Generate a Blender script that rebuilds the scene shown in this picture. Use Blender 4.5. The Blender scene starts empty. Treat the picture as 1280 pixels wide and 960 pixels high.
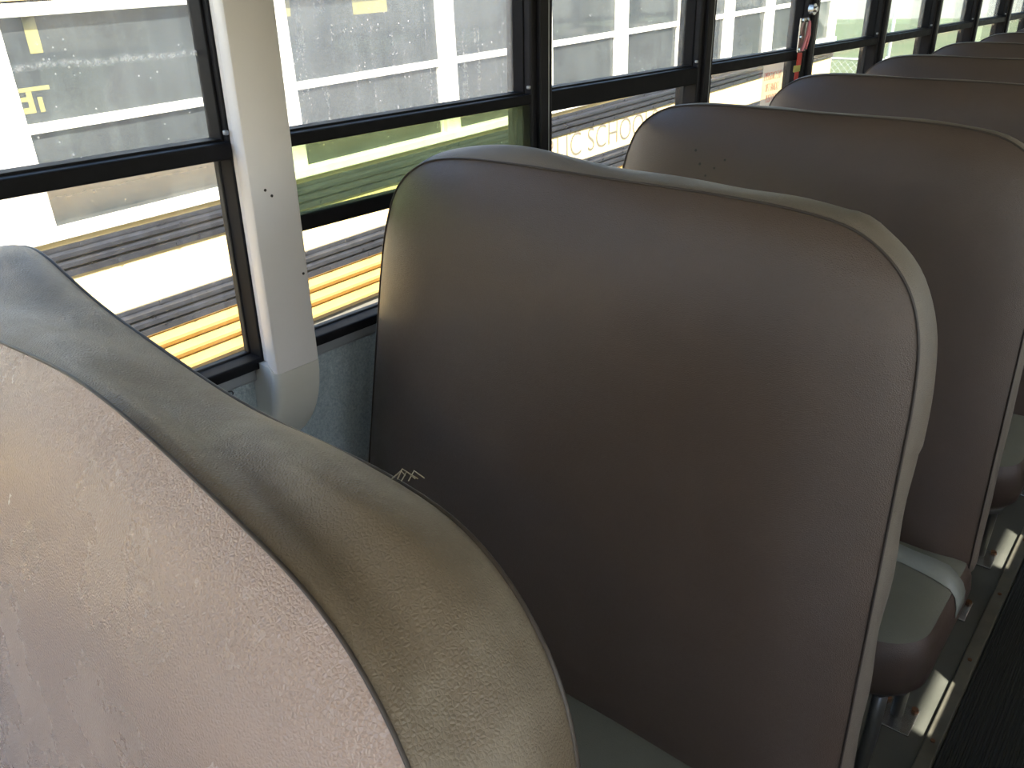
import bpy, bmesh, math, random
from mathutils import Vector, Matrix, noise as mnoise
random.seed(7)
S = bpy.context.scene
COL = S.collection
PI = math.pi

# ------------------------------------------------------------------ helpers
def link(o, parent=None):
    COL.objects.link(o)
    if parent is not None:
        o.parent = parent
    return o

def mesh_obj(name, verts, faces, mat, parent=None, smooth=False, loc=None):
    me = bpy.data.meshes.new(name)
    me.from_pydata([tuple(v) for v in verts], [], faces)
    me.validate()
    bm = bmesh.new(); bm.from_mesh(me)
    bmesh.ops.recalc_face_normals(bm, faces=bm.faces)
    bm.to_mesh(me); bm.free()
    if mat is not None:
        me.materials.append(mat)
    if smooth:
        for p in me.polygons:
            p.use_smooth = True
    o = bpy.data.objects.new(name, me)
    if loc is not None:
        o.location = loc
    return link(o, parent)

class MB:
    """collects shapes that belong to one mesh"""
    def __init__(s):
        s.v = []; s.f = []
    def add(s, verts, faces):
        b = len(s.v)
        s.v += [Vector(v) for v in verts]
        s.f += [tuple(i + b for i in f) for f in faces]
        return s
    def box(s, a, b, bev=0.0, segs=2):
        bm = bmesh.new()
        bmesh.ops.create_cube(bm, size=1.0)
        c = [(a[i] + b[i]) / 2 for i in range(3)]; d = [abs(b[i] - a[i]) for i in range(3)]
        for v in bm.verts:
            v.co = Vector((c[0] + v.co.x * d[0], c[1] + v.co.y * d[1], c[2] + v.co.z * d[2]))
        if bev > 0:
            bev = min(bev, min(d) * .45)
            bmesh.ops.bevel(bm, geom=bm.edges[:], offset=bev, segments=segs, profile=.5, affect='EDGES')
        bm.verts.index_update()
        s.add([v.co.copy() for v in bm.verts], [[v.index for v in f.verts] for f in bm.faces])
        bm.free(); return s
    def tube(s, pts, r, n=10, closed=False):
        pts = [Vector(p) for p in pts]; m = len(pts); rings = []
        up = None
        for i in range(m):
            if closed:
                t = (pts[(i + 1) % m] - pts[i - 1])
            else:
                t = pts[min(i + 1, m - 1)] - pts[max(i - 1, 0)]
            t.normalize()
            if up is None:
                up = t.orthogonal().normalized()
            up = (up - t * up.dot(t))
            if up.length < 1e-6: up = t.orthogonal()
            up.normalize(); w = t.cross(up)
            rr = r[i] if isinstance(r, (list, tuple)) else r
            rings.append([pts[i] + (up * math.cos(2 * PI * k / n) + w * math.sin(2 * PI * k / n)) * rr for k in range(n)])
        V = [p for q in rings for p in q]; F = []
        for i in range(m if closed else m - 1):
            j = (i + 1) % m
            for k in range(n):
                F.append((i * n + k, i * n + (k + 1) % n, j * n + (k + 1) % n, j * n + k))
        if not closed:
            F.append(tuple(range(n - 1, -1, -1))); F.append(tuple((m - 1) * n + k for k in range(n)))
        return s.add(V, F)
    def prism_y(s, prof, y0, y1):
        """profile in (x,z), extruded along y"""
        n = len(prof)
        V = [(p[0], y0, p[1]) for p in prof] + [(p[0], y1, p[1]) for p in prof]
        F = [(i, (i + 1) % n, n + (i + 1) % n, n + i) for i in range(n)]
        F += [tuple(range(n - 1, -1, -1)), tuple(range(n, 2 * n))]
        return s.add(V, F)
    def prism_z(s, prof, z0, z1):
        n = len(prof)
        V = [(p[0], p[1], z0) for p in prof] + [(p[0], p[1], z1) for p in prof]
        F = [(i, (i + 1) % n, n + (i + 1) % n, n + i) for i in range(n)]
        F += [tuple(range(n - 1, -1, -1)), tuple(range(n, 2 * n))]
        return s.add(V, F)
    def disc(s, c, axis, r, h, n=14):
        c = Vector(c); a = Vector(axis).normalized()
        return s.tube([c - a * h / 2, c + a * h / 2], r, n)
    def build(s, name, mat, parent=None, smooth=False, loc=None):
        return mesh_obj(name, s.v, s.f, mat, parent, smooth, loc)

def empty(name, loc=(0, 0, 0), rot=(0, 0, 0)):
    o = bpy.data.objects.new(name, None); o.location = loc; o.rotation_euler = rot
    o.empty_display_size = .1
    return link(o)

def tag(o, label=None, cat=None, group=None, kind=None):
    if label: o['label'] = label
    if cat: o['category'] = cat
    if group: o['group'] = group
    if kind: o['kind'] = kind
    return o

def struct(o):
    o['kind'] = 'structure'; return o

def copy_tree(o, parent=None):
    c = o.copy(); COL.objects.link(c)
    c.parent = parent
    for ch in list(o.children):
        copy_tree(ch, c)
    return c

def smooth_by_angle(o, deg=40):
    me = o.data
    for p in me.polygons: p.use_smooth = True
    bm = bmesh.new(); bm.from_mesh(me)
    for e in bm.edges:
        if len(e.link_faces) == 2 and e.calc_face_angle(0) > math.radians(deg):
            e.smooth = False
    bm.to_mesh(me); bm.free()
    return o

# ------------------------------------------------------------------ materials
class NT:
    def __init__(s, name):
        s.m = bpy.data.materials.new(name); s.m.use_nodes = True
        s.t = s.m.node_tree; s.t.nodes.clear()
        s.out = s.n('ShaderNodeOutputMaterial')
        s.co = None
    def n(s, typ, **kw):
        nd = s.t.nodes.new(typ)
        for k, v in kw.items():
            if k.startswith('i_'):
                nd.inputs[k[2:].replace('_', ' ')].default_value = v
            else:
                setattr(nd, k, v)
        return nd
    def l(s, a, b): s.t.links.new(a, b)
    def obj(s):
        if s.co is None: s.co = s.n('ShaderNodeTexCoord').outputs['Object']
        return s.co
    def mapped(s, scale):
        mp = s.n('ShaderNodeMapping'); mp.inputs['Scale'].default_value = scale
        s.l(s.obj(), mp.inputs['Vector']); return mp.outputs['Vector']
    def noise(s, scale, detail=3, rough=.5, vec=None, dist=0.0):
        nd = s.n('ShaderNodeTexNoise'); nd.inputs['Scale'].default_value = scale
        nd.inputs['Detail'].default_value = detail; nd.inputs['Roughness'].default_value = rough
        nd.inputs['Distortion'].default_value = dist
        s.l(vec if vec is not None else s.obj(), nd.inputs['Vector']); return nd.outputs['Fac']
    def voro(s, scale, feature='F1', vec=None, rnd=1.0):
        nd = s.n('ShaderNodeTexVoronoi', feature=feature); nd.inputs['Scale'].default_value = scale
        nd.inputs['Randomness'].default_value = rnd
        s.l(vec if vec is not None else s.obj(), nd.inputs['Vector']); return nd.outputs['Distance']
    def ramp(s, fac, stops):
        nd = s.n('ShaderNodeValToRGB'); cr = nd.color_ramp
        while len(cr.elements) < len(stops): cr.elements.new(.5)
        for e, (p, c) in zip(cr.elements, stops):
            e.position = p; e.color = c if len(c) == 4 else (*c, 1)
        s.l(fac, nd.inputs['Fac']); return nd.outputs['Color']
    def rng(s, v, a, b, c=0., d=1.):
        nd = s.n('ShaderNodeMapRange'); nd.clamp = True
        for k, x in zip(('From Min', 'From Max', 'To Min', 'To Max'), (a, b, c, d)): nd.inputs[k].default_value = x
        s.l(v, nd.inputs['Value']); return nd.outputs['Result']
    def math(s, op, a, b=None):
        nd = s.n('ShaderNodeMath', operation=op)
        for i, x in enumerate((a, b)):
            if x is None: continue
            if isinstance(x, (int, float)): nd.inputs[i].default_value = x
            else: s.l(x, nd.inputs[i])
        return nd.outputs[0]
    def mix(s, fac, a, b):
        nd = s.n('ShaderNodeMix', data_type='RGBA')
        if isinstance(fac, (int, float)): nd.inputs[0].default_value = fac
        else: s.l(fac, nd.inputs[0])
        for i, x in ((6, a), (7, b)):
            if isinstance(x, tuple): nd.inputs[i].default_value = (*x[:3], 1)
            else: s.l(x, nd.inputs[i])
        return nd.outputs[2]
    def bump(s, h, strength=.3, dist=.002, prev=None):
        nd = s.n('ShaderNodeBump'); nd.inputs['Strength'].default_value = strength
        nd.inputs['Distance'].default_value = dist
        s.l(h, nd.inputs['Height'])
        if prev is not None: s.l(prev, nd.inputs['Normal'])
        return nd.outputs['Normal']
    def bsdf(s, color, rough=.5, metal=0., spec=.5, normal=None, coat=0.):
        p = s.n('ShaderNodeBsdfPrincipled')
        def put(k, x):
            if isinstance(x, (int, float)): p.inputs[k].default_value = x
            elif isinstance(x, tuple): p.inputs[k].default_value = (*x[:3], 1)
            else: s.l(x, p.inputs[k])
        put('Base Color', color); put('Roughness', rough); put('Metallic', metal)
        put('Specular IOR Level', spec); put('Coat Weight', coat)
        if normal is not None: s.l(normal, p.inputs['Normal'])
        return p.outputs[0]
    def done(s, sh):
        s.l(sh, s.out.inputs['Surface']); return s.m

def simple(name, col, rough=.5, metal=0., var=.12, vscale=12., bump=0., bscale=200., spec=.5):
    t = NT(name)
    n1 = t.noise(vscale, 4)
    c = t.mix(t.rng(n1, .3, .7), tuple(x * (1 - var) for x in col), tuple(min(1, x * (1 + var)) for x in col))
    nm = None
    if bump > 0:
        nm = t.bump(t.noise(bscale, 3), bump, .001)
    return t.done(t.bsdf(c, t.rng(n1, .2, .8, rough * .85, min(1, rough * 1.15)), metal, spec, nm))

def vinyl(name, base, worn, wear=.5, rough=.42, spots=()):
    t = NT(name)
    big = t.noise(3.2, 4, .55, dist=.6)
    mid = t.noise(14, 5, .6)
    c = t.mix(t.rng(big, .35, .7), base, tuple(x * 1.16 for x in base))
    # scuffed paler patches
    w = t.math('MULTIPLY', t.rng(mid, .45, .75), t.rng(big, .4, .65))
    w = t.math('MULTIPLY', w, wear)
    c = t.mix(w, c, worn)
    # chips
    ch = t.rng(t.voro(23), .02, .035, 1., 0.)
    chn = t.rng(t.noise(9, 2), .62, .66)
    c = t.mix(t.math('MULTIPLY', t.math('MULTIPLY', ch, chn), .6), c, tuple(min(1, x * 3.0) for x in base))
    h = t.math('ADD', t.math('MULTIPLY', t.voro(430, 'DISTANCE_TO_EDGE'), 1.2), t.math('MULTIPLY', t.noise(700, 2), .35))
    nm = t.bump(h, .45, .0014)
    lump = t.noise(5.5, 1, .3)
    nm = t.bump(lump, .25, .010, nm)
    if spots:
        acc = None
        for (x, z, r) in spots:
            d = t.n('ShaderNodeVectorMath', operation='DISTANCE')
            cm = t.n('ShaderNodeVectorMath', operation='MULTIPLY'); cm.inputs[1].default_value = (1, 0, 1)
            t.l(t.obj(), cm.inputs[0]); t.l(cm.outputs[0], d.inputs[0]); d.inputs[1].default_value = (x, 0, z)
            k = t.rng(d.outputs['Value'], r * .6, r, 1., 0.)
            acc = k if acc is None else t.math('MAXIMUM', acc, k)
        c = t.mix(t.math('MULTIPLY', acc, .8), c, (.012, .010, .010))
    ro = t.rng(mid, .3, .7, rough * .85, rough * 1.2)
    return t.done(t.bsdf(c, ro, 0., .5, nm))

def glass(name, tint, haze, streak=.5, green=0., rough=.02, dustcol=(.8, .8, .77), speck=1.0, topdust=None, line=None):
    """clear pane with a fresnel sheen and a film of dust, streaks and dried drops"""
    t = NT(name)
    tr = t.n('ShaderNodeBsdfTransparent'); tr.inputs[0].default_value = (*tint, 1)
    gl = t.n('ShaderNodeBsdfGlossy'); gl.inputs['Roughness'].default_value = rough
    fr = t.n('ShaderNodeFresnel'); ge = t.n('ShaderNodeNewGeometry')
    t.l(t.rng(ge.outputs['Backfacing'], 0, 1, 1.45, 1 / 1.45), fr.inputs['IOR'])
    ms = t.n('ShaderNodeMixShader'); t.l(t.math('MULTIPLY', fr.outputs[0], .8), ms.inputs[0]); t.l(tr.outputs[0], ms.inputs[1]); t.l(gl.outputs[0], ms.inputs[2])
    di = t.n('ShaderNodeBsdfDiffuse'); di.inputs[0].default_value = (*dustcol, 1)
    tl = t.n('ShaderNodeBsdfTranslucent'); tl.inputs[0].default_value = (*dustcol, 1)
    dm = t.n('ShaderNodeMixShader'); dm.inputs[0].default_value = .5
    t.l(di.outputs[0], dm.inputs[1]); t.l(tl.outputs[0], dm.inputs[2])
    cloud = t.noise(7, 5, .6)
    st = t.noise(60, 4, .6, vec=t.mapped((1, 1, .06)))
    f = t.math('MULTIPLY', t.rng(cloud, .3, .7, .55, 1.25), haze)
    f = t.math('ADD', f, t.math('MULTIPLY', t.rng(st, .5, .8, 0, 1), streak * haze))
    fine = t.noise(150, 3, .7)
    f = t.math('MULTIPLY', f, t.rng(fine, .3, .7, .7, 1.3))
    sp = t.math('MULTIPLY', t.rng(t.voro(75), .06, .16, 1., 0.), t.rng(t.noise(16, 3), .5, .62))
    f = t.math('ADD', f, t.math('MULTIPLY', sp, .35 * speck))
    if topdust:
        z0, z1, amt = topdust
        sx = t.n('ShaderNodeSeparateXYZ'); t.l(t.obj(), sx.inputs[0])
        edge = t.math('ADD', sx.outputs['Z'], t.math('MULTIPLY', t.math('SUBTRACT', cloud, .5), .03))
        f = t.math('ADD', f, t.rng(edge, z0, z1, 0., amt))
    if line:
        sx = t.n('ShaderNodeSeparateXYZ'); t.l(t.obj(), sx.inputs[0])
        wob = t.math('ADD', sx.outputs['Z'], t.math('MULTIPLY', t.math('SUBTRACT', t.noise(25, 4, .7), .5), .02))
        dz = t.math('ABSOLUTE', t.math('SUBTRACT', wob, line))
        f = t.math('ADD', f, t.math('MULTIPLY', t.rng(dz, .001, .006, .35, 0.), t.rng(fine, .35, .65)))
    f = t.math('MINIMUM', f, .9)
    m2 = t.n('ShaderNodeMixShader'); t.l(f, m2.inputs[0]); t.l(ms.outputs[0], m2.inputs[1]); t.l(dm.outputs[0], m2.inputs[2])
    return t.done(m2.outputs[0])

M = {}
BR = (.082, .058, .046)
TAN = (.235, .205, .155)
M['vinyl'] = vinyl('brown_vinyl', BR, tuple(x * 1.5 for x in BR), .35, .35)
M['vinyl_lit'] = vinyl('brown_vinyl_lit', (.31, .222, .185), (.40, .30, .25), .8, .26)  # nearest seat's front panel: brightness of the light put into the base colour
M['vinyl_pinholes'] = vinyl('brown_vinyl_pinholes', BR, tuple(x * 1.5 for x in BR), .3, .35,
    spots=[(-.237, 1.178, .0035), (-.222, 1.152, .0035), (-.188, 1.147, .003), (-.168, 1.165, .003), (-.205, 1.13, .003), (-.150, 1.083, .0035), (-.226, 1.075, .0035), (-.19, 1.055, .003), (-.207, 1.062, .003)])
M['vinyl_band'] = vinyl('faded_vinyl_band', (.145, .112, .078), (.38, .34, .27), 1.3, .46)
M['vinyl_band_far'] = vinyl('vinyl_band', (.15, .125, .10), (.22, .20, .16), .5, .46)
M['piping'] = simple('seam_piping', (.045, .034, .028), .5)
M['cushion_top'] = vinyl('grey_green_vinyl', (.125, .128, .098), (.17, .17, .135), .4, .5)
M['tape'] = simple('grey_tape', (.25, .27, .24), .45, 0, .1, 30, .2, 120)
M['thread'] = simple('tan_thread', (.30, .27, .21), .8)
M['steel'] = simple('leg_steel', (.20, .20, .19), .4, .7)
M['zinc'] = simple('bright_steel', (.62, .62, .60), .25, .9)
M['rust'] = simple('rusty_bolt', (.16, .07, .03), .8)
M['black'] = simple('black_frame', (.008, .008, .010), .6, 0., .25, 30, spec=.12)
M['black2'] = simple('black_post', (.011, .011, .014), .5, 0., .3, 20, spec=.16)
M['rubber'] = simple('black_gasket', (.010, .010, .010), .6)
M['alu'] = simple('dull_aluminium', (.30, .32, .34), .35, .4)
M['white_trim'] = simple('white_post_cover', (.67, .65, .66), .42, 0, .03, 6)
M['foot_trim'] = simple('cream_post_foot', (.58, .57, .53), .5, 0, .04, 8)
M['ceil'] = simple('ceiling_paint', (.72, .72, .68), .5, 0, .03)
M['steelpaint'] = simple('outer_yellow_paint', (.80, .47, .06), .35, 0, .05)

def grey_panel():
    t = NT('pebbled_grey_panel')
    v = t.voro(120, 'SMOOTH_F1'); n1 = t.noise(210, 4, .7)
    c = t.mix(t.rng(n1, .35, .7), (.24, .295, .33), (.40, .46, .49))
    nm = t.bump(t.math('ADD', v, n1), .8, .003)
    return t.done(t.bsdf(c, .45, 0, .5, nm))
M['grey_panel'] = grey_panel()

def floor_mat():
    t = NT('dark_rubber_floor')
    n1 = t.noise(6, 5); n2 = t.noise(80, 4, .7)
    c = t.mix(t.rng(n1, .3, .7), (.085, .087, .070), (.12, .12, .10))
    c = t.mix(t.rng(n2, .62, .8, 0, .4), c, (.12, .11, .09))
    return t.done(t.bsdf(c, t.rng(n1, .3, .7, .4, .6), 0, .5, t.bump(n2, .3, .001)))
M['floor'] = floor_mat()
M['mat'] = simple('aisle_mat', (.020, .021, .018), .55, 0, .2, 20, .2, 150)
M['strip'] = simple('aisle_trim_strip', (.16, .15, .115), .45, .2, .25, 15, .2, 100)

M['glass_up'] = glass('dusty_glass', (.93, .95, .94), .10, .8)
M['glass_up_line'] = glass('dusty_glass_streaked', (.93, .95, .94), .09, 1.2, speck=1.6, line=1.42)
M['glass_up_heavy'] = glass('very_dusty_glass', (.92, .94, .95), .20, .8)
M['glass_low'] = glass('cleaner_glass', (.95, .96, .95), .03, 1.0, topdust=(1.225, 1.275, .45), dustcol=(.75, .62, .44))
M['glass_low2'] = glass('cleaner_glass_far', (.95, .96, .95), .03, .6, topdust=(1.245, 1.275, .35), dustcol=(.75, .62, .44))
M['glass_green'] = glass('greenish_double_glass', (.70, .79, .61), .12, .5, dustcol=(.55, .65, .50))
M['glass_far'] = glass('far_dusty_glass', (.90, .94, .90), .14, .3)
M['glass_right'] = glass('right_side_glass', (.95, .96, .95), .06, .3)

# other bus
M['cream'] = simple('cream_white_paint', (.80, .76, .64), .4, 0, .04)
M['yellow'] = simple('school_bus_yellow', (.86, .58, .20), .4, 0, .05)
M['skirt'] = simple('dark_yellow_skirt', (.46, .29, .08), .45, 0, .08)  # darker yellow than the panels above it
M['pale_yellow'] = simple('pale_yellow_paint', (.88, .66, .30), .4, 0, .05)  # paler yellow for the side panels
M['busblack'] = simple('black_rub_rail', (.022, .024, .030), .3, 0, .3, 25)
def dark_glass():
    t = NT('dark_bus_glass')
    n1 = t.noise(5, 5, .6); n2 = t.noise(90, 3, .7)
    c = t.mix(t.rng(n1, .3, .7), (.020, .024, .026), (.05, .055, .055))
    c = t.mix(t.rng(n2, .68, .8, 0, .35), c, (.3, .3, .28))
    return t.done(t.bsdf(c, .12, 0, .35))
M['darkglass'] = dark_glass()
M['undergrey'] = simple('grey_underbody', (.16, .15, .13), .7)
M['tapey'] = simple('yellow_tape', (.22, .19, .065), .6)
M['lettering'] = simple('thin_black_lettering', (.15, .13, .10), .5)
M['tyre'] = simple('tyre_rubber', (.02, .02, .02), .8)
M['wire'] = simple('galvanised_wire', (.42, .44, .42), .5, .2)
M['asphalt'] = simple('gravel_ground', (.30, .27, .22), .9, 0, .2, 4, .4, 60)
M['concrete'] = simple('pale_gravel', (.20, .19, .15), .9, 0, .12, 1.5)
M['white'] = simple('white_paint', (.80, .80, .80), .4)
def grass_mat():
    t = NT('mown_grass')
    a = t.noise(.5, 4); b = t.noise(9, 5, .7)
    c = t.mix(t.rng(a, .3, .7), (.055, .085, .032), (.09, .11, .05))
    c = t.mix(t.rng(b, .4, .75, 0, .8), c, (.16, .165, .10))
    return t.done(t.bsdf(c, .9, 0, .2, t.bump(b, .6, .05)))
M['grass'] = grass_mat()
M['red'] = simple('red_strap', (.50, .04, .03), .5)
M['pink'] = simple('red_lever', (.85, .30, .38), .4)
M['redink'] = simple('red_ink', (.55, .06, .04), .6)
M['yel_tag'] = simple('yellow_green_tag', (.45, .45, .12), .5)
def sticker_mat():
    t = NT('clear_decal')
    d = t.n('ShaderNodeBsdfTranslucent'); d.inputs[0].default_value = (.85, .78, .68, 1)
    d2 = t.n('ShaderNodeBsdfDiffuse'); d2.inputs[0].default_value = (.85, .78, .68, 1)
    tr = t.n('ShaderNodeBsdfTransparent')
    m = t.n('ShaderNodeMixShader'); m.inputs[0].default_value = .5; t.l(d.outputs[0], m.inputs[1]); t.l(d2.outputs[0], m.inputs[2])
    m2 = t.n('ShaderNodeMixShader'); m2.inputs[0].default_value = .45; t.l(tr.outputs[0], m2.inputs[1]); t.l(m.outputs[0], m2.inputs[2])
    return t.done(m2.outputs[0])
M['sticker'] = sticker_mat()

# ------------------------------------------------------------------ dimensions (metres; x=0 window wall, +y to the bus rear, z=0 bus floor)
SP = .71; PY0 = .748                     # window spacing, first post
K0, K1 = -3, 11
YF, YR = PY0 + K0 * SP, PY0 + K1 * SP    # front and rear ends
SILL, HEAD, W = .937, 1.62, 2.30
RAILS = {-1: (1.277, 1.301), 0: (1.279, 1.299), 1: (1.257, 1.299), 2: (1.272, 1.300)}
SEATSP = .745
LEAN = .15
FACE0 = .85

# ------------------------------------------------------------------ setting
fl = MB().box((-.05, YF, -.06), (W + .05, YR, 0)).build('floor', M['floor']); struct(fl)
# ribbed aisle mat
mb = MB(); prof = [(.988, 0.0005)]
x = .990
while x < 1.31:
    prof += [(x, .0035), (x + .001, .0065), (x + .006, .0065), (x + .007, .0035)]; x += .011
prof += [(1.312, .0005)]
mb.prism_y(prof, YF + .3, YR - .1); o = mb.build('trim_1', M['mat']); struct(o); o['label'] = 'black ribbed rubber mat along the aisle floor'
for i, xx in enumerate((.955, 1.312)):
    mb = MB().box((xx, YF + .3, 0), (xx + .031, YR - .1, .009), .003)
    o = mb.build('trim_%d' % (2 + i), M['strip']); struct(o)
    y = .35; sc0 = None
    while y < 5:
        if sc0 is None: sc0 = sc = MB().disc((xx + .0155, 0, .0095), (0, 0, 1), .005, .003, 10).build('screw', M['rust'], o)
        else: sc = sc0.copy(); COL.objects.link(sc)
        sc.location = (0, y, 0); y += .31

def side_wall(name, x0, s):
    """s=+1: interior on +x side"""
    def X(d): return x0 + s * d
    m = MB()
    m.box((X(-.06), YF, 0.0), (X(-.022), YR, SILL - .02))           # lower panel
    m.box((X(-.06), YF, HEAD), (X(.0), YR, HEAD + .12))
    return m
wl = side_wall('wall_left', 0, 1).build('wall_left', M['grey_panel']); struct(wl)
lip = MB().box((-.058, YF, SILL - .022), (-.012, YR, SILL + .002), .004); struct(lip.build('trim_4', M['alu']))
wr = side_wall('wall_right', W, -1).build('wall_right', M['grey_panel']); struct(wr)
lip = MB().box((W + .012, YF, SILL - .022), (W + .058, YR, SILL + .002), .004); struct(lip.build('trim_5', M['alu']))

# ceiling: arched roof shell
mb = MB(); inn = []; outp = []
for i in range(25):
    a = PI * i / 24
    cx, cz = W / 2, HEAD + .12
    inn.append((cx - math.cos(a) * (W / 2), cz + math.sin(a) ** .8 * .16))
    outp.append((cx - math.cos(a) * (W / 2 + .06), cz + math.sin(a) ** .8 * .21))
mb.prism_y(inn + outp[::-1], YF, YR)
o = mb.build('ceiling', M['ceil']); struct(o); smooth_by_angle(o, 30)
# end walls with big openings (windscreen ahead, rear door glass)
def end_wall(name, y0, y1, zo, zt, x0, x1):
    m = MB()
    m.box((-.06, y0, 0), (W + .06, y1, zo)); m.box((-.06, y0, zt), (W + .06, y1, HEAD + .36))
    m.box((-.06, y0, zo), (x0, y1, zt)); m.box((x1, y0, zo), (W + .06, y1, zt))
    return struct(m.build(name, M['ceil']))
end_wall('wall_front', YF - .05, YF, 1.12, 1.76, .08, W - .08)  # unseen windscreen, placed and sized for the light on the seat fronts
end_wall('wall_back', YR, YR + .05, 1.0, 1.62, .5, W - .5)

# posts between windows on the left wall
nt = 6
for k in range(K0, K1 + 1):
    yc = PY0 + k * SP
    if k == 0: continue
    m = MB()
    m.box((-.058, yc - .028, SILL), (.008, yc + .028, HEAD + .02), .005)
    m.box((.000, yc - .012, SILL), (.020, yc + .028, HEAD + .02), .004)
    o = m.build('trim_%d' % nt, M['black2']); struct(o); nt += 1
    MB().box((.0195, yc + .013, SILL + .003), (.0208, yc + .0155, HEAD), .0004).build('seam_strip', M['alu'], o)
    m = MB().box((W - .004, yc - .028, SILL), (W + .058, yc + .028, HEAD + .02), .006)
    o = m.build('trim_%d' % nt, M['black2']); struct(o); nt += 1
# white post cover with its curved foot
root = empty('trim_%d' % nt, (0, PY0, 0)); struct(root); nt += 1
root['label'] = 'white boxed post cover between the first two windows, curving into the wall at its foot'
def rrect(x0, x1, y0, y1, r, n=5):
    pts = []
    for (cx, cy, a0) in ((x1 - r, y0 + r, -PI / 2), (x1 - r, y1 - r, 0)):
        for i in range(n + 1):
            a = a0 + PI / 2 * i / n
            pts.append((cx + r * math.cos(a), cy + r * math.sin(a)))
    return [(x0, y0)] + pts + [(x0, y1)]
PX, PA, PB = .068, -.046, .037           # cover depth, and its edges along y from the post axis
cov = MB().prism_z([(.018, -.0290), (.060, PA), (.0655, PA + .0015), (PX, PA + .006), (PX, PB - .006), (PX - .002, PB - .0015), (PX - .007, PB), (.018, PB)], .952, HEAD + .1)
o = cov.build('post_cover', M['white_trim'], root); smooth_by_angle(o, 40)
flg = MB().prism_z([(-.03, -.024), (.014, -.024), (.0165, -.0265), (.0165, PB), (-.03, PB)], .952, HEAD + .1)
o = flg.build('cover_flange', M['white_trim'], root); smooth_by_angle(o, 40)
# foot: the section swept along a quarter bend outward into the wall
DD = PX + .03
sec = [(0, PA + .014), (DD - .034, PA + .009), (DD - .020, PA + .002), (DD - .008, PA + .002), (DD - .002, PA + .007), (DD, PA + .014), (DD, PB - .006), (DD - .002, PB - .001), (DD - .008, PB + .001), (0, PB + .001)]
V = []; F = []; n = len(sec); path = []
R0 = .20
for i in range(15):
    a = (PI / 2) * i / 14 * 1.02
    path.append(a)
for a in path:
    for (d, y) in sec:
        # centre of the bend lies behind the wall: (-.13,.934)
        rr = R0 - (PX + .03) + d
        V.append((PX - R0 + rr * math.cos(a), y, .9515 - rr * math.sin(a) * 1.0))
for i in range(len(path) - 1):
    for k in range(n - 1):
        F.append((i * n + k, i * n + k + 1, (i + 1) * n + k + 1, (i + 1) * n + k))
F.append(tuple(range(n)))
o = mesh_obj('curved_foot', V, F, M['foot_trim'], root); smooth_by_angle(o, 45)
for (y, z) in ((-.022, 1.238), (-.012, 1.228), (.026, 1.100)):
    MB().disc((PX + .0003, y, z), (1, 0, 0), .0022, .001, 8).build('screw_hole', M['rubber'], root)

# windows on the left wall
def window(idx, k, gu, gl, rail, double=False, xbase=0.0, s=1, simple_=False):
    ya, yb = PY0 + k * SP + .026, PY0 + (k + 1) * SP - .019
    w = empty('window_%d' % idx, (xbase, (ya + yb) / 2, SILL)); struct(w)
    h = (yb - ya) / 2
    z0 = SILL + .003; z1 = HEAD + .005
    def L(z): return z - SILL
    def X(d): return s * d
    gy = h - .010                         # glass half width
    m = MB()
    for (sg) in (-1, 1):
        m.box((X(-.044), sg * (gy + .002), L(z0)), (X(.002), sg * h, L(z1)), .003)
    m.box((X(-.044), -h, L(z0)), (X(.002), h, L(z0) + .018), .003)
    m.box((X(-.044), -h, L(z1) - .02), (X(.002), h, L(z1)), .004)
    m.build('frame', M['black'], w)
    # lower fixed pane with gasket
    zb = z0 + .015
    ga = MB()
    for sg in (-1, 1):
        ga.box((X(-.043), sg * (gy - .001), L(zb)), (X(-.030), sg * (gy + .004), L(rail[0] + .004)), .002)
    ga.box((X(-.043), -gy, L(zb)), (X(-.030), gy, L(zb) + .006), .002)
    ga.build('gasket', M['rubber'], w)
    def pane(name, xa, xb, za, zb_, mat, par):
        o = MB().box((X(xa), -gy - .004, za), (X(xb), gy + .004, zb_)).build(name, mat, par)
        return o
    def pane_w(name, xa, xb, za, zb_, mat):      # object z kept equal to world z for the dust edge
        o = MB().box((X(xa), -gy - .004, za), (X(xb), gy + .004, zb_)).build(name, mat, w)
        o.location = (0, 0, -SILL); return o
    pane_w('lower_pane', -.0435, -.0415, zb, rail[0] + .006, gl)
    # upper sash: meeting rail, stiles and pane
    sash = MB()
    sash.box((X(-.0365), -gy - .004, L(rail[0])), (X(.006), gy + .004, L(rail[1])), .003)
    sash.box((X(-.0415), -gy - .004, L(rail[1] - .004)), (X(-.012), gy + .004, L(rail[1] + .0035)), .001)
    for sg in (-1, 1):
        sash.box((X(-.0435), sg * (gy - .002), L(rail[1])), (X(-.010), sg * (gy + .004), L(z1)), .002)
    so = sash.build('upper_sash', M['black'], w)
    o = pane_w('upper_pane', -.041, -.037, rail[1] - .004, z1, gu)
    if not simple_:
        la = MB().box((X(-.002), gy - .004, L(rail[1]) + .010), (X(.006), gy + .003, L(rail[1]) + .017), .002)
        la.build('sash_catch', M['alu'], w)
    if double:
        d = MB().box((X(-.026), -gy - .003, L(1.142)), (X(-.002), gy + .003, L(1.169)), .003)
        d.build('dropped_rail', M['black'], w)
        pane_w('dropped_pane', -.0165, -.0125, 1.165, rail[0] + .004, M['glass_green'])
    return w
i = 1
for k in range(K0, K1):
    gu = M['glass_up_line'] if k < 0 else M['glass_up_heavy'] if k == 0 else M['glass_up'] if k < 3 else M['glass_far']
    gl = M['glass_low'] if k < 0 else M['glass_low2']
    window(i, k, gu, gl, RAILS.get(k, (1.274, 1.300)), double=(k == 0)); i += 1
for k in range(K0, K1):
    window(i, k, M['glass_right'], M['glass_right'], (1.274, 1.300), xbase=W, s=-1, simple_=True); i += 1

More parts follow.
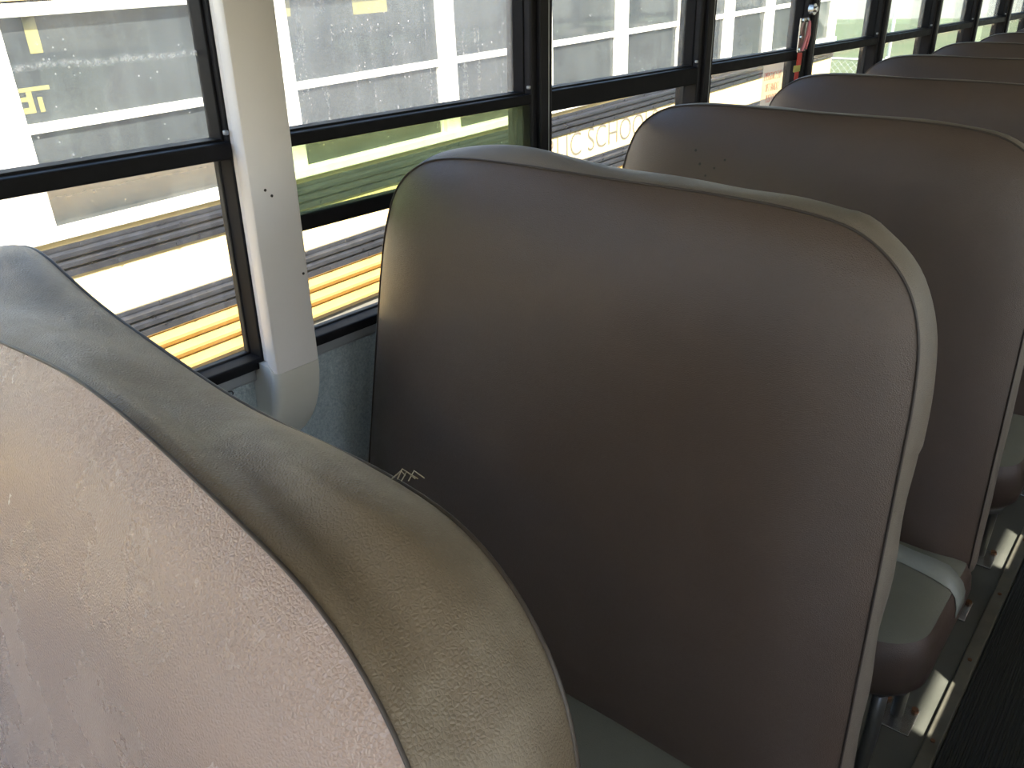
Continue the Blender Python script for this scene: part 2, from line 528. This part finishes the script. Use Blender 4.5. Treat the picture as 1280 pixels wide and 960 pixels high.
# scratched bolt on the grey wall panel
bolt = empty('wall_bolt', (-.022, .655, .905))
tag(bolt, 'small dark bolt head on the grey wall panel left of the white post foot', 'bolt')
MB().disc((.001, 0, 0), (1, 0, 0), .006, .004, 10).build('bolt_head', M['rubber'], bolt)
MB().tube([(.002, .010 + .007 * math.cos(a / 8 * 2 * PI), .002 + .005 * math.sin(a / 8 * 2 * PI)) for a in range(8)], .0012, 6, True).build('scratched_ring', M['busblack'], bolt)

# ------------------------------------------------------------------ bus seats
def catmull(P, per=10):
    out = []
    n = len(P)
    for i in range(n - 1):
        p0 = P[max(i - 1, 0)]; p1 = P[i]; p2 = P[i + 1]; p3 = P[min(i + 2, n - 1)]
        for j in range(per):
            t = j / per
            out.append(tuple(.5 * (2 * p1[a] + (p2[a] - p0[a]) * t + (2 * p0[a] - 5 * p1[a] + 4 * p2[a] - p3[a]) * t * t
                       + (3 * p1[a] - p0[a] - 3 * p2[a] + p3[a]) * t ** 3) for a in range(2)))
    out.append(P[-1]); return out
def resample(P, n):
    L = [0]
    for a, b in zip(P, P[1:]): L.append(L[-1] + math.dist(a, b))
    out = []; j = 0
    for i in range(n):
        s = L[-1] * i / (n - 1)
        while j < len(L) - 2 and L[j + 1] < s: j += 1
        t = (s - L[j]) / max(1e-9, L[j + 1] - L[j])
        out.append((P[j][0] + (P[j + 1][0] - P[j][0]) * t, P[j][1] + (P[j + 1][1] - P[j][1]) * t))
    return out

OUT = [(.050, .425), (.038, .45), (.042, .60), (.050, .78), (.058, .95), (.064, 1.06), (.074, 1.14), (.098, 1.205), (.150, 1.246), (.225, 1.262),
       (.34, 1.265), (.50, 1.263), (.65, 1.262), (.76, 1.257), (.835, 1.243), (.888, 1.207), (.918, 1.155), (.931, 1.08), (.936, .95), (.943, .75), (.951, .52), (.952, .45), (.938, .425)]
NP = 190
def outline(extra=None):
    P = resample(catmull(OUT, 10), NP)
    if extra: P = [extra(x, z) for x, z in P]
    return [(x - .5, z) for x, z in P]
def close_ring(P):      # add the bottom run
    a, b = P[-1], P[0]
    return P + [(a[0] + (b[0] - a[0]) * t / 24, a[1] + (b[1] - a[1]) * t / 24) for t in range(1, 24)]
def lean_y(z): return LEAN * (z - .47)

def backrest(root, mat_panel, mat_band, seed, thick=.078, wob=.004, front_extra=None, rear_extra=None, band_fn=None, puff=.034, pip=.0016, drop=.022):
    F0 = close_ring(outline(front_extra)); n = len(F0)
    rx = rear_extra or (lambda x, z: 0.)
    B0 = close_ring(outline(lambda x, z: (.5 + (x - .5) * .985, z - drop * max(0., min(1., (z - .9) / .25)) + rx(x, z))))
    cx = sum(p[0] for p in F0) / n; cz = .84
    def nrm(P, i):
        a = P[i - 1]; b = P[(i + 1) % n]; tx, tz = b[0] - a[0], b[1] - a[1]; l = math.hypot(tx, tz) or 1
        return (-tz / l, tx / l)      # outward for a ring running up the left side and over
    # ---- front panel
    V = []; Fc = []
    NR = 30; ts = [1 - ((1 - i / NR) ** 1) for i in range(NR + 1)]
    rows = []
    for r in range(NR + 1):
        u = r / NR; t = 1 - (1 - u) ** .55 if False else u ** .55   # denser near the rim
        if r == 0:
            rows.append([len(V)]); V.append((cx, -puff + lean_y(cz), cz)); continue
        row = []
        for i, (px, pz) in enumerate(F0):
            x = cx + (px - cx) * t; z = cz + (pz - cz) * t
            d = math.hypot(px - x, pz - z)
            y = -puff * (1 - math.exp(-d / .020)) * .45 - puff * .75 * (1 - math.exp(-(d / .075) ** 1.5))
            w = mnoise.noise(Vector((x * 3.1 + seed, z * 3.1, seed * 2.3))) * wob * 1.7 + mnoise.noise(Vector((x * 6 + seed, z * 5, seed))) * wob * .45
            y += w * (1 - math.exp(-d / .06))
            y += lean_y(z)
            row.append(len(V)); V.append((x, y, z))
        rows.append(row)
    for r in range(NR):
        a, b = rows[r], rows[r + 1]
        for i in range(n):
            j = (i + 1) % n
            if r == 0: Fc.append((a[0], b[i], b[j]))
            else: Fc.append((a[i], b[i], b[j], a[j]))
    # ---- band and rear shell
    V2 = []; F2 = []; NB = 14; rows2 = []
    for s_ in range(NB + 1):
        s = s_ / NB; row = []
        for i in range(n):
            fx, fz = F0[i]; bx, bz = B0[i]
            x = fx + (bx - fx) * s; z = fz + (bz - fz) * s
            nx, nz = nrm(F0, i)
            bul = .011 * math.sin(PI * s) ** .6 if 0 < s < 1 else 0.
            bul += wob * .9 * math.sin(PI * s) * mnoise.noise(Vector((x * 8 + seed, z * 8, s * 1.5 + seed)))
            if band_fn: bul += band_fn(x + .5, z, s)
            y = thick * s + lean_y(z)
            row.append(len(V2)); V2.append((x + nx * bul, y, z + nz * bul))
        rows2.append(row)
    for r in range(NB):
        for i in range(n):
            j = (i + 1) % n
            F2.append((rows2[r][i], rows2[r][j], rows2[r + 1][j], rows2[r + 1][i]))
    prev = rows2[-1]
    for r in range(1, 13):
        u = r / 12; row = []
        t = (1 - u) ** .6 if r < 12 else 0
        if r == 12:
            c = len(V2); V2.append((cx, thick + .018 + lean_y(cz), cz))
            for i in range(n): F2.append((prev[i], prev[(i + 1) % n], c))
            break
        for i, (px, pz) in enumerate(B0):
            x = cx + (px - cx) * t; z = cz + (pz - cz) * t; d = math.hypot(px - x, pz - z)
            row.append(len(V2)); V2.append((x, thick + .018 * (1 - math.exp(-d / .03)) + lean_y(z), z))
        for i in range(n):
            j = (i + 1) % n
            F2.append((prev[i], prev[j], row[j], row[i]))
        prev = row
    br = mesh_obj('backrest', V2, F2, mat_band, root); smooth_by_angle(br, 55)
    fp = mesh_obj('front_panel', V, Fc, mat_panel, br, smooth=True)
    pts = [(px + nrm(F0, i)[0] * .0008, lean_y(pz) - .0006, pz + nrm(F0, i)[1] * .0008) for i, (px, pz) in enumerate(F0)]
    MB().tube(pts, pip, 7, True).build('piping', M['piping'], br, smooth=True)
    ptb = [(px, lean_y(pz) + thick, pz) for (px, pz) in B0]
    MB().tube(ptb, .0019, 7, True).build('rear_piping', M['piping'], br, smooth=True)
    return br

CX0, CX1, CY0, CY1 = -.465, .462, -.345, .03
CZ0, CZ1 = .345, .478
def cushion(root):
    r = .095; P = []
    for (x, y, a0) in ((CX1 - r, CY0 + r, -PI / 2), (CX1 - .03, CY1 - .03, 0), (CX0 + .03, CY1 - .03, PI / 2), (CX0 + r, CY0 + r, PI)):
        rr = r if y < 0 - .05 else .03
        for i in range(13):
            a = a0 + PI / 2 * i / 12
            P.append((x + rr * math.cos(a), y + rr * math.sin(a)))
    P = resample(P + [P[0]], 161)[:-1]; n = len(P)
    cx, cy = (CX0 + CX1) / 2, (CY0 + CY1) / 2
    def inset(p, d):      # move towards the inside by about d
        dx, dy = cx - p[0], cy - p[1]
        hx, hy = (CX1 - CX0) / 2, (CY1 - CY0) / 2
        return (p[0] + dx / hx * d, p[1] + dy / hy * d)
    # body
    prof = [(.05, CZ0), (.012, CZ0 + .004), (.0, CZ0 + .022), (-.004, CZ0 + .06), (.0, CZ1 - .04), (.006, CZ1 - .022), (.013, CZ1 - .010)]
    V = []; F = []
    for d, z in prof:
        for p in P:
            q = inset(p, d); V.append((q[0], q[1], z + .002 * mnoise.noise(Vector((q[0] * 9, q[1] * 9, 3)))))
    for a in range(len(prof) - 1):
        for i in range(n):
            j = (i + 1) % n; F.append((a * n + i, a * n + j, (a + 1) * n + j, (a + 1) * n + i))
    F.append(tuple(range(n - 1, -1, -1)))
    c = mesh_obj('cushion', V, F, M['vinyl'], root, smooth=True)
    prof2 = [(.012, CZ1 - .010), (.020, CZ1 - .004), (.034, CZ1 + .002), (.06, CZ1 + .006), (.10, CZ1 + .009), (.15, CZ1 + .011)]
    V = []; F = []
    for d, z in prof2:
        for p in P:
            q = inset(p, d); V.append((q[0], q[1], z + .003 * mnoise.noise(Vector((q[0] * 7, q[1] * 7, 1)))))
    for a in range(len(prof2) - 1):
        for i in range(n):
            j = (i + 1) % n; F.append((a * n + i, a * n + j, (a + 1) * n + j, (a + 1) * n + i))
    F.append(tuple((len(prof2) - 1) * n + i for i in range(n)))
    o = mesh_obj('cushion_cover', V, F, M['cushion_top'], c, smooth=True)
    o['label'] = 'grey-green cushion top'
    return c

def seat(label, n, panel, band, seed, lite=False, **kw):
    root = empty('bus_seat', (.5, FACE0 + SEATSP * n, 0))
    tag(root, label, 'bus seat', 'brown bus seats along the window wall')
    backrest(root, panel, band, seed, **kw)
    cushion(root)
    fr = MB()
    fr.tube([(-.522, -.28, .325), (.40, -.28, .325), (.425, -.255, .325), (.425, .02, .325), (.40, .045, .325), (-.522, .045, .325)], .013, 10)
    for xx in (-.38, .385):
        fr.tube([(xx, .045, .325), (xx, .047, .43), (xx, .050, .52)], .012, 10)
    fr.build('frame', M['steel'], root, smooth=True)
    for yy in (-.255, .02):
        lg = MB().tube([(.395, yy, .33), (.393, yy, .2), (.385, yy + (.01 if yy > 0 else -.01), .006)], .0135, 10).build('leg', M['steel'], root, smooth=True)
        MB().box((.345, yy - .04, .0), (.425, yy + .05, .006), .002).build('foot_plate', M['zinc'], lg)
        for bx in (.415, .357):
            MB().disc((bx, yy + .04, .009), (0, 0, 1), .008, .008, 6).build('bolt', M['rust'], lg)
    return root

def seat1_front(x, z):
    # the panel seam wanders on the nearest, slackest seat
    if z > 1.0:
        z = z + .020 * math.exp(-((x - .58) / .16) ** 2)
    return (x, z)
def seat1_rear(x, z):
    return 0. if z < 1.0 else .030 * math.exp(-((x - .22) / .12) ** 2) - .014 * math.exp(-((x - .62) / .14) ** 2)
def seat1_band(x, z, s):
    if z < .9: return 0.
    return .004 * math.sin(x * 14 + s * 4) * math.sin(PI * s) - .007 * math.exp(-((s - .28) / .13) ** 2) * (1 + math.sin(x * 11)) * .5 
def seat2_band(x, z, s):
    if z < 1.0: return .0014 * math.sin(z * 40) * math.sin(PI * s)
    return .014 * math.exp(-((x - .32) / .11) ** 2) * math.sin(PI * s) + .004 * math.sin(PI * s) * max(0, math.sin((x - .8) * 60)) * (x > .8)

s1 = seat('scuffed pale brown bus seat nearest the camera, with a frayed faded top edge', -1, M['vinyl_lit'], M['vinyl_band'], 1.7, wob=.013, front_extra=seat1_front, rear_extra=seat1_rear, band_fn=seat1_band, thick=.10, puff=.030, pip=.0012, drop=.010)
s1.location.y = .080; s1.location.x = .53; s1.rotation_euler.z = -.055
s2 = seat('large brown vinyl bus seat in the middle, right behind the scuffed front one', 0, M['vinyl'], M['vinyl_band_far'], 5.1, band_fn=seat2_band, drop=.010)
s3 = seat('brown vinyl bus seat with pinholes in its back and grey tape on its cushion', 1, M['vinyl_pinholes'], M['vinyl_band_far'], 9.3)
s4 = seat('brown bus seat whose rounded top corner hides part of the red exit decal', 2, M['vinyl'], M['vinyl_band_far'], 12.9)
far_labels = ['brown bus seat whose top edge shows just above the seat by the red latch',
              'brown bus seat third from the back of the visible row, only its top corner showing',
              'brown bus seat second from the far end of the row, a sliver of top showing',
              'farthest brown bus seat, a thin sliver of top at the picture edge']
for q, lab in enumerate(far_labels):
    c = copy_tree(s4); c.location = (.5, FACE0 + SEATSP * (3 + q), 0); c['label'] = lab
# seats across the aisle (they shade the aisle floor from the sun)
for q in range(-1, 9):
    c = copy_tree(s4); c.location = (W - .482, FACE0 + SEATSP * q, 0); c.scale = (-1, 1, 1)
    c['label'] = 'brown bus seat on the sunny side of the aisle, against the opposite wall'
    c['group'] = 'seats across the aisle'

# grey tape across the third seat's cushion
cush3 = [o for o in s3.children if o.name.startswith('cushion')][0]
V = []; F = []
path = [(.22, CZ1 + .0125), (.30, CZ1 + .012), (.36, CZ1 + .0105), (.40, CZ1 + .008), (.428, CZ1 + .003), (.446, CZ1 - .006), (.457, CZ1 - .02), (.464, CZ1 - .04), (.467, CZ1 - .06)]
for i, (x, z) in enumerate(path):
    sk = -.05 * (x - .22)
    V += [(x, -.045 + sk + .004 * math.sin(i * 2.1), z + .0015), (x, -.105 + sk + .003 * math.sin(i * 1.3), z + .0015)]
V2 = [(v[0] - .001, v[1], v[2] - .0012) for v in V]
m = len(path)
for i in range(m - 1):
    F.append((2 * i, 2 * i + 1, 2 * i + 3, 2 * i + 2))
tp = mesh_obj('tape_strip', V, F, M['tape'], cush3, smooth=True); tp['label'] = 'pale grey tape strip'
sm = tp.modifiers.new('t', 'SOLIDIFY'); sm.thickness = .0012

# torn threads on the nearest seat's rear seam
thr = MB()
for q in range(4):
    bx = .268 + q * .003 - .0; h = random.uniform(.001, .006)
    by = lean_y(1.245) + .098 + random.uniform(-.004, .003)
    thr.tube([(bx, by, 1.246), (bx + random.uniform(.0, .006), by + .004, 1.250 + h * .4), (bx + random.uniform(.004, .018), by + .006, 1.246 + h * .6)], .0004, 5)
br1 = [o for o in s1.children if o.name.startswith('backrest')][0]
t_ = thr.build('frayed_thread', M['thread'], br1); t_['kind'] = 'stuff'

# ------------------------------------------------------------------ latch and decal at the emergency window
lt = empty('window_release_latch', (.012, PY0 + 3 * SP - .075, 1.30))
tag(lt, 'silver and red emergency window release latch on the black post above the fourth seat', 'latch')
MB().box((0, -.032, -.005), (.004, .028, .095), .0015).build('back_plate', M['zinc'], lt)
lv = MB().tube([(.012, .018, .085), (.014, .006, .045), (.012, -.016, .0)], .0048, 8).tube([(.012, .022, .08), (.014, .024, .045), (.012, .012, .004)], .004, 8)
lv.build('lever', M['pink'], lt, smooth=True)
for (y, z) in ((.018, .088), (-.020, .088), (-.024, .04), (-.022, .004), (.014, .002)):
    MB().disc((.006, y, z), (1, 0, 0), .006, .008, 10).build('rivet', M['zinc'], lt)
MB().disc((.008, .040, .118), (1, 0, 0), .017, .016, 16).disc((.018, .040, .118), (1, 0, 0), .008, .01, 12).build('knob', M['zinc'], lt, smooth=False)
st = MB().box((.003, -.030, -.045), (.008, .002, -.006), .002).box((.003, -.034, -.125), (.007, -.006, -.058), .002).build('red_strap', M['red'], lt)
st['label'] = 'red strap'
MB().box((.002, -.046, -.062), (.009, -.004, -.042), .002).build('strap_clip', M['yel_tag'], lt)

def text(name, body, size, mat, parent, loc, rot, sx=1.0, thick=.0004, bold=0.0, align='CENTER'):
    cu = bpy.data.curves.new(name, 'FONT'); cu.body = body; cu.size = size; cu.extrude = thick
    cu.align_x = align; cu.align_y = 'CENTER'; cu.offset = bold; cu.space_line = .95
    ob = bpy.data.objects.new(name + '_tmp', cu); COL.objects.link(ob)
    dg = bpy.context.evaluated_depsgraph_get()
    me = bpy.data.meshes.new_from_object(ob.evaluated_get(dg))
    bpy.data.objects.remove(ob)
    me.materials.clear(); me.materials.append(mat)
    o = bpy.data.objects.new(name, me); link(o, parent)
    o.location = loc; o.rotation_euler = rot; o.scale = (sx, 1, 1)
    return o
ROT = (PI / 2, 0, PI / 2)        # text faces +x, reads towards +y
dc = empty('exit_decal', (-.0408, PY0 + 3 * SP - .135, 1.195))
tag(dc, 'clear emergency exit decal with red lettering on the window glass by the latch', 'decal')
MB().box((0, -.085, -.075), (.0006, .068, .070)).build('film', M['sticker'], dc)
text('lettering', 'EMERGENCY EXIT\nLIFT HANDLE\nPUSH OUT', .036, M['redink'], dc, (.0012, -.008, -.002), ROT, .46, .0003, -.0009)

# ------------------------------------------------------------------ neighbouring school bus outside
BX, BY, GZ = -1.45, 1.3, -1.0
TILT = .036
bus = empty('school_bus', (BX, BY + .058, GZ + .010), (TILT, 0, 0))
tag(bus, 'yellow school bus with white window frames and black rub rails parked alongside', 'bus')
def lz(z): return z - GZ
def ly(y): return y - BY
B0, B1 = ly(-6.5), ly(7.13)
# body side profile from skirt to belt, extruded along the bus (x outward = +)
bd = MB()
bd.box((-2.3, B0, lz(-.45)), (-.012, B1, lz(.30)))
bd.build('underbody', M['undergrey'], bus)
sk = [(-.02, .29)]
for zc in (.325, .385, .440):
    sk += [(-.006, zc - .030), (.000, zc - .026), (.026, zc - .002), (.026, zc + .008), (.002, zc + .024)]
sk += [(-.004, .47), (-.02, .47)]
m = MB().prism_y([(x, lz(z)) for x, z in sk], B0, B1)
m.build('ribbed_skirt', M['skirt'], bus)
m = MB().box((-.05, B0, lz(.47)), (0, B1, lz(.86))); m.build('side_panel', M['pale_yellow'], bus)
def rub(za, zb, name):
    h = zb - za; pr = [(0, za), (.012, za + h * .02), (.014, za + h * .22), (.006, za + h * .27)]
    for c in (.42, .72):
        pr += [(.008, za + h * (c - .13)), (.022, za + h * (c - .07)), (.024, za + h * (c + .06)), (.008, za + h * (c + .12))]
    pr += [(.010, zb - h * .1), (.010, zb), (0, zb)]
    rv = MB().prism_y([(x, lz(z)) for x, z in pr], B0, B1); y = ly(.2)
    while y < B1 - .05:
        rv.disc((.015, y, lz(za + h * .12)), (1, 0, 0), .007, .008, 8); rv.disc((.011, y + .1, lz(zb - h * .06)), (1, 0, 0), .006, .008, 8); y += .2
    rv.build(name, M['busblack'], bus)
rub(.735, .830, 'upper_rub_rail'); rub(.476, .580, 'lower_rub_rail')
# window belt
m = MB().box((-.05, B0, lz(.850)), (.022, B1, lz(.882)), .004); m.build('window_sill', M['cream'], bus)
m = MB().box((-.05, B0, lz(1.446)), (.010, B1, lz(1.480)), .004); m.build('window_header', M['cream'], bus)
m = MB().box((-.05, B0, lz(1.486)), (.004, B1, lz(1.53)), .003); m.build('drip_rail', M['yellow'], bus)
rf = []
for q in range(17):
    a = PI * q / 16
    rf.append((-1.15 + 1.15 * math.cos(a), lz(1.53) + .34 * math.sin(a) ** .8))
MB().prism_y(rf, B0, B1).build('roof', M['cream'], bus)
MB().box((-2.3, B0, lz(.3)), (-2.25, B1, lz(1.53))).build('far_side', M['pale_yellow'], bus)
MB().box((-2.25, B1 - .05, lz(.3)), (-.02, B1, lz(1.53))).build('rear_panel', M['cream'], bus)
MB().box((-2.25, B0, lz(.3)), (-.02, B0 + .05, lz(1.53))).build('front_panel', M['yellow'], bus)
posts = [(-6.2, .09), (-5.5, .09), (-4.7, .09), (-3.9, .09), (-3.1, .09), (-2.3, .09), (-1.5, .09), (-.7, .09), (.1, .09), (.965, .17), (1.93, .085), (2.76, .085), (3.43, .085), (4.09, .09), (4.74, .09), (5.32, .09), (5.92, .09), (6.50, .09), (7.085, .09)]
for (y, w) in posts:
    MB().box((-.05, ly(y - w / 2), lz(.88)), (.004, ly(y + w / 2), lz(1.448)), .003).build('window_post', M['cream'], bus)
for (a, wa), (b, wb) in zip(posts, posts[1:]):
    y0, y1 = ly(a + wa / 2), ly(b - wb / 2)
    p = MB().box((-.030, y0, lz(.88)), (-.024, y1, lz(1.448))).build('window_pane', M['darkglass'], bus)
    fr = MB().box((-.026, y0, lz(1.146)), (-.008, y1, lz(1.172)), .002)
    fr.box((-.026, y1 - .014, lz(.88)), (-.016, y1, lz(1.15)), .002)
    fr.build('sash_bar', M['cream'], p)
# strips of yellow tape on its panes (mirrored letters made of tape)
def tape(y0, y1, z0, z1, name='tape_patch'):
    MB().box((-.0235, ly(y0), lz(z0)), (-.0225, ly(y1), lz(z1))).build(name, M['tapey'], bus)
tape(1.120, 1.155, 1.352, 1.446)
tape(1.060, 1.145, 1.257, 1.268)
for (a, b, c, d) in ((1.078, 1.093, 1.200, 1.256), (1.060, 1.078, 1.232, 1.244), (1.058, 1.078, 1.200, 1.216), (1.105, 1.118, 1.200, 1.240)):
    tape(a, b, c, d)
tape(2.29, 2.46, 1.37, 1.446); tape(1.94 + .03, 2.01, 1.385, 1.446); tape(5.55, 5.72, 1.40, 1.446)
def width(b):
    q = text('measure', b, .172, M['lettering'], None, (0, 0, 0), (0, 0, 0), 1, .0006, -.002, 'LEFT')
    xs = [v.co.x for v in q.data.vertices]; wd = max(xs); bpy.data.objects.remove(q); return wd
wa, wb = width('PUB'), width('PUBLIC SCH')
sx_ = .57 / (wb - wa)
text('lettering', 'PUBLIC SCHOOLS', .172, M['lettering'], bus, (.002, ly(3.475 - wa * sx_), lz(.662)), ROT, sx_, .0006, -.002, 'LEFT')
for yy in (ly(-4.0), ly(4.6)):
    wheel = MB()
    wheel.tube([(-.30, yy, .48), (-.29, yy, .48), (-.05, yy, .48), (-.03, yy, .48)], [.44, .49, .49, .44], 36)
    w = wheel.build('wheel', M['tyre'], bus); smooth_by_angle(w, 40)
    MB().disc((-.028, yy, .48), (1, 0, 0), .25, .02, 28).disc((-.015, yy, .48), (1, 0, 0), .09, .03, 20).build('hub', M['undergrey'], w)

# ------------------------------------------------------------------ ground, lawn, fence
g = MB().box((-70, -30, GZ - .3), (40, 130, GZ)).build('ground', M['grass']); struct(g)
pv = MB().box((-5.0, -15, GZ), (8, 9.5, GZ + .012)).build('pavement', M['asphalt']); struct(pv)
pth = MB().prism_z([(-68, 84), (-40, 70), (-22, 64), (-17, 66), (-8, 72), (20, 80), (20, 128), (-68, 128)], GZ, GZ + .02).build('path', M['concrete']); struct(pth)

def fence():
    f = empty('chain_link_fence', (-7, 14, GZ))
    tag(f, 'low galvanised chain-link fence across the lawn behind the parked bus', 'fence')
    x0, x1, h = -7.0, 6.6, 1.40
    x = x0
    while x <= x1 + .01:
        MB().tube([(x, 0, 0), (x, 0, h + .05)], .022, 10).build('post', M['wire'], f, smooth=True); x += 2.72
    MB().tube([(x0, 0, h), (x1, 0, h)], .016, 8).build('top_rail', M['wire'], f, smooth=True)
    w = MB(); st = .10; d = h - .05; x = x0 - d
    while x < x1:
        for sg in (0, 1):
            a = x; b = x + d
            pa = (a, .0, .04) if sg == 0 else (a, .003, .04 + d)
            pb = (b, .0, .04 + d) if sg == 0 else (b, .003, .04)
            lo, hi = max(a, x0), min(b, x1)
            if hi <= lo: continue
            def at(xx): t = (xx - a) / d; return tuple(pa[i] + (pb[i] - pa[i]) * t for i in range(3))
            w.tube([at(lo), at(hi)], .0026, 4)
        x += st
    o = w.build('wire_mesh', M['wire'], f)
    return f
fence()
pole = empty('white_pole', (-6.6, 25.6, GZ))
tag(pole, 'thin white pole on the lawn seen past the black post after the red latch', 'pole')
MB().tube([(0, 0, 0), (0, 0, 4.2)], .045, 12).build('shaft', M['white'], pole, smooth=True)
MB().disc((0, 0, 4.22), (0, 0, 1), .06, .05, 14).build('cap', M['white'], pole)

# ------------------------------------------------------------------ light
w = bpy.data.worlds.new('sky'); S.world = w; w.use_nodes = True
nt_ = w.node_tree; nt_.nodes.clear()
sky = nt_.nodes.new('ShaderNodeTexSky'); sky.sky_type = 'NISHITA'; sky.sun_disc = False
SUN_EL, SUN_AZ = math.radians(45.2), math.radians(-27)     # azimuth measured from +x towards +y
sky.sun_elevation = SUN_EL; sky.sun_rotation = PI / 2 - SUN_AZ; sky.air_density = 1; sky.dust_density = 2.; sky.ozone_density = 1
bg = nt_.nodes.new('ShaderNodeBackground'); bg.inputs['Strength'].default_value = .32
ow = nt_.nodes.new('ShaderNodeOutputWorld'); nt_.links.new(sky.outputs[0], bg.inputs[0]); nt_.links.new(bg.outputs[0], ow.inputs[0])
sl = bpy.data.lights.new('sun', 'SUN'); sl.energy = 8.0; sl.angle = math.radians(.6); sl.color = (1, .95, .86)
so = bpy.data.objects.new('sun', sl); COL.objects.link(so)
dirv = Vector((math.cos(SUN_EL) * math.cos(SUN_AZ), math.cos(SUN_EL) * math.sin(SUN_AZ), math.sin(SUN_EL)))
so.rotation_euler = dirv.to_track_quat('Z', 'Y').to_euler(); so.location = (8, -2, 9)

# ------------------------------------------------------------------ camera
cam = bpy.data.cameras.new('camera'); co = bpy.data.objects.new('camera', cam); COL.objects.link(co)
yaw, pitch, roll, fpx = .6931, .4384, .019, 1061.06
cy, sy, cp, sp = math.cos(yaw), math.sin(yaw), math.cos(pitch), math.sin(pitch)
f = Vector((-sy * cp, cy * cp, -sp)); r = Vector((cy, sy, 0)); d = f.cross(r)
r2 = r * math.cos(roll) + d * math.sin(roll); d2 = -r * math.sin(roll) + d * math.cos(roll)
R = Matrix((r2, -d2, -f)).transposed()
co.matrix_world = Matrix.Translation((1.1294, 0, 1.5)) @ R.to_4x4()
cam.sensor_fit = 'HORIZONTAL'; cam.sensor_width = 36; cam.lens = 36 * fpx / 1280
cam.clip_start = .02; cam.clip_end = 500
S.camera = co

S.view_settings.view_transform = 'Standard'; S.view_settings.look = 'None'
S.view_settings.gamma = 1; S.view_settings.use_curve_mapping = False
S.view_settings.exposure = 1.6
cyc = S.cycles
cyc.use_denoising = True
try: cyc.denoiser = 'OPENIMAGEDENOISE'
except Exception: pass
cyc.max_bounces = 10; cyc.diffuse_bounces = 6; cyc.glossy_bounces = 4; cyc.transparent_max_bounces = 24; cyc.transmission_bounces = 6
cyc.sample_clamp_indirect = 6.0
cyc.caustics_reflective = False; cyc.caustics_refractive = False
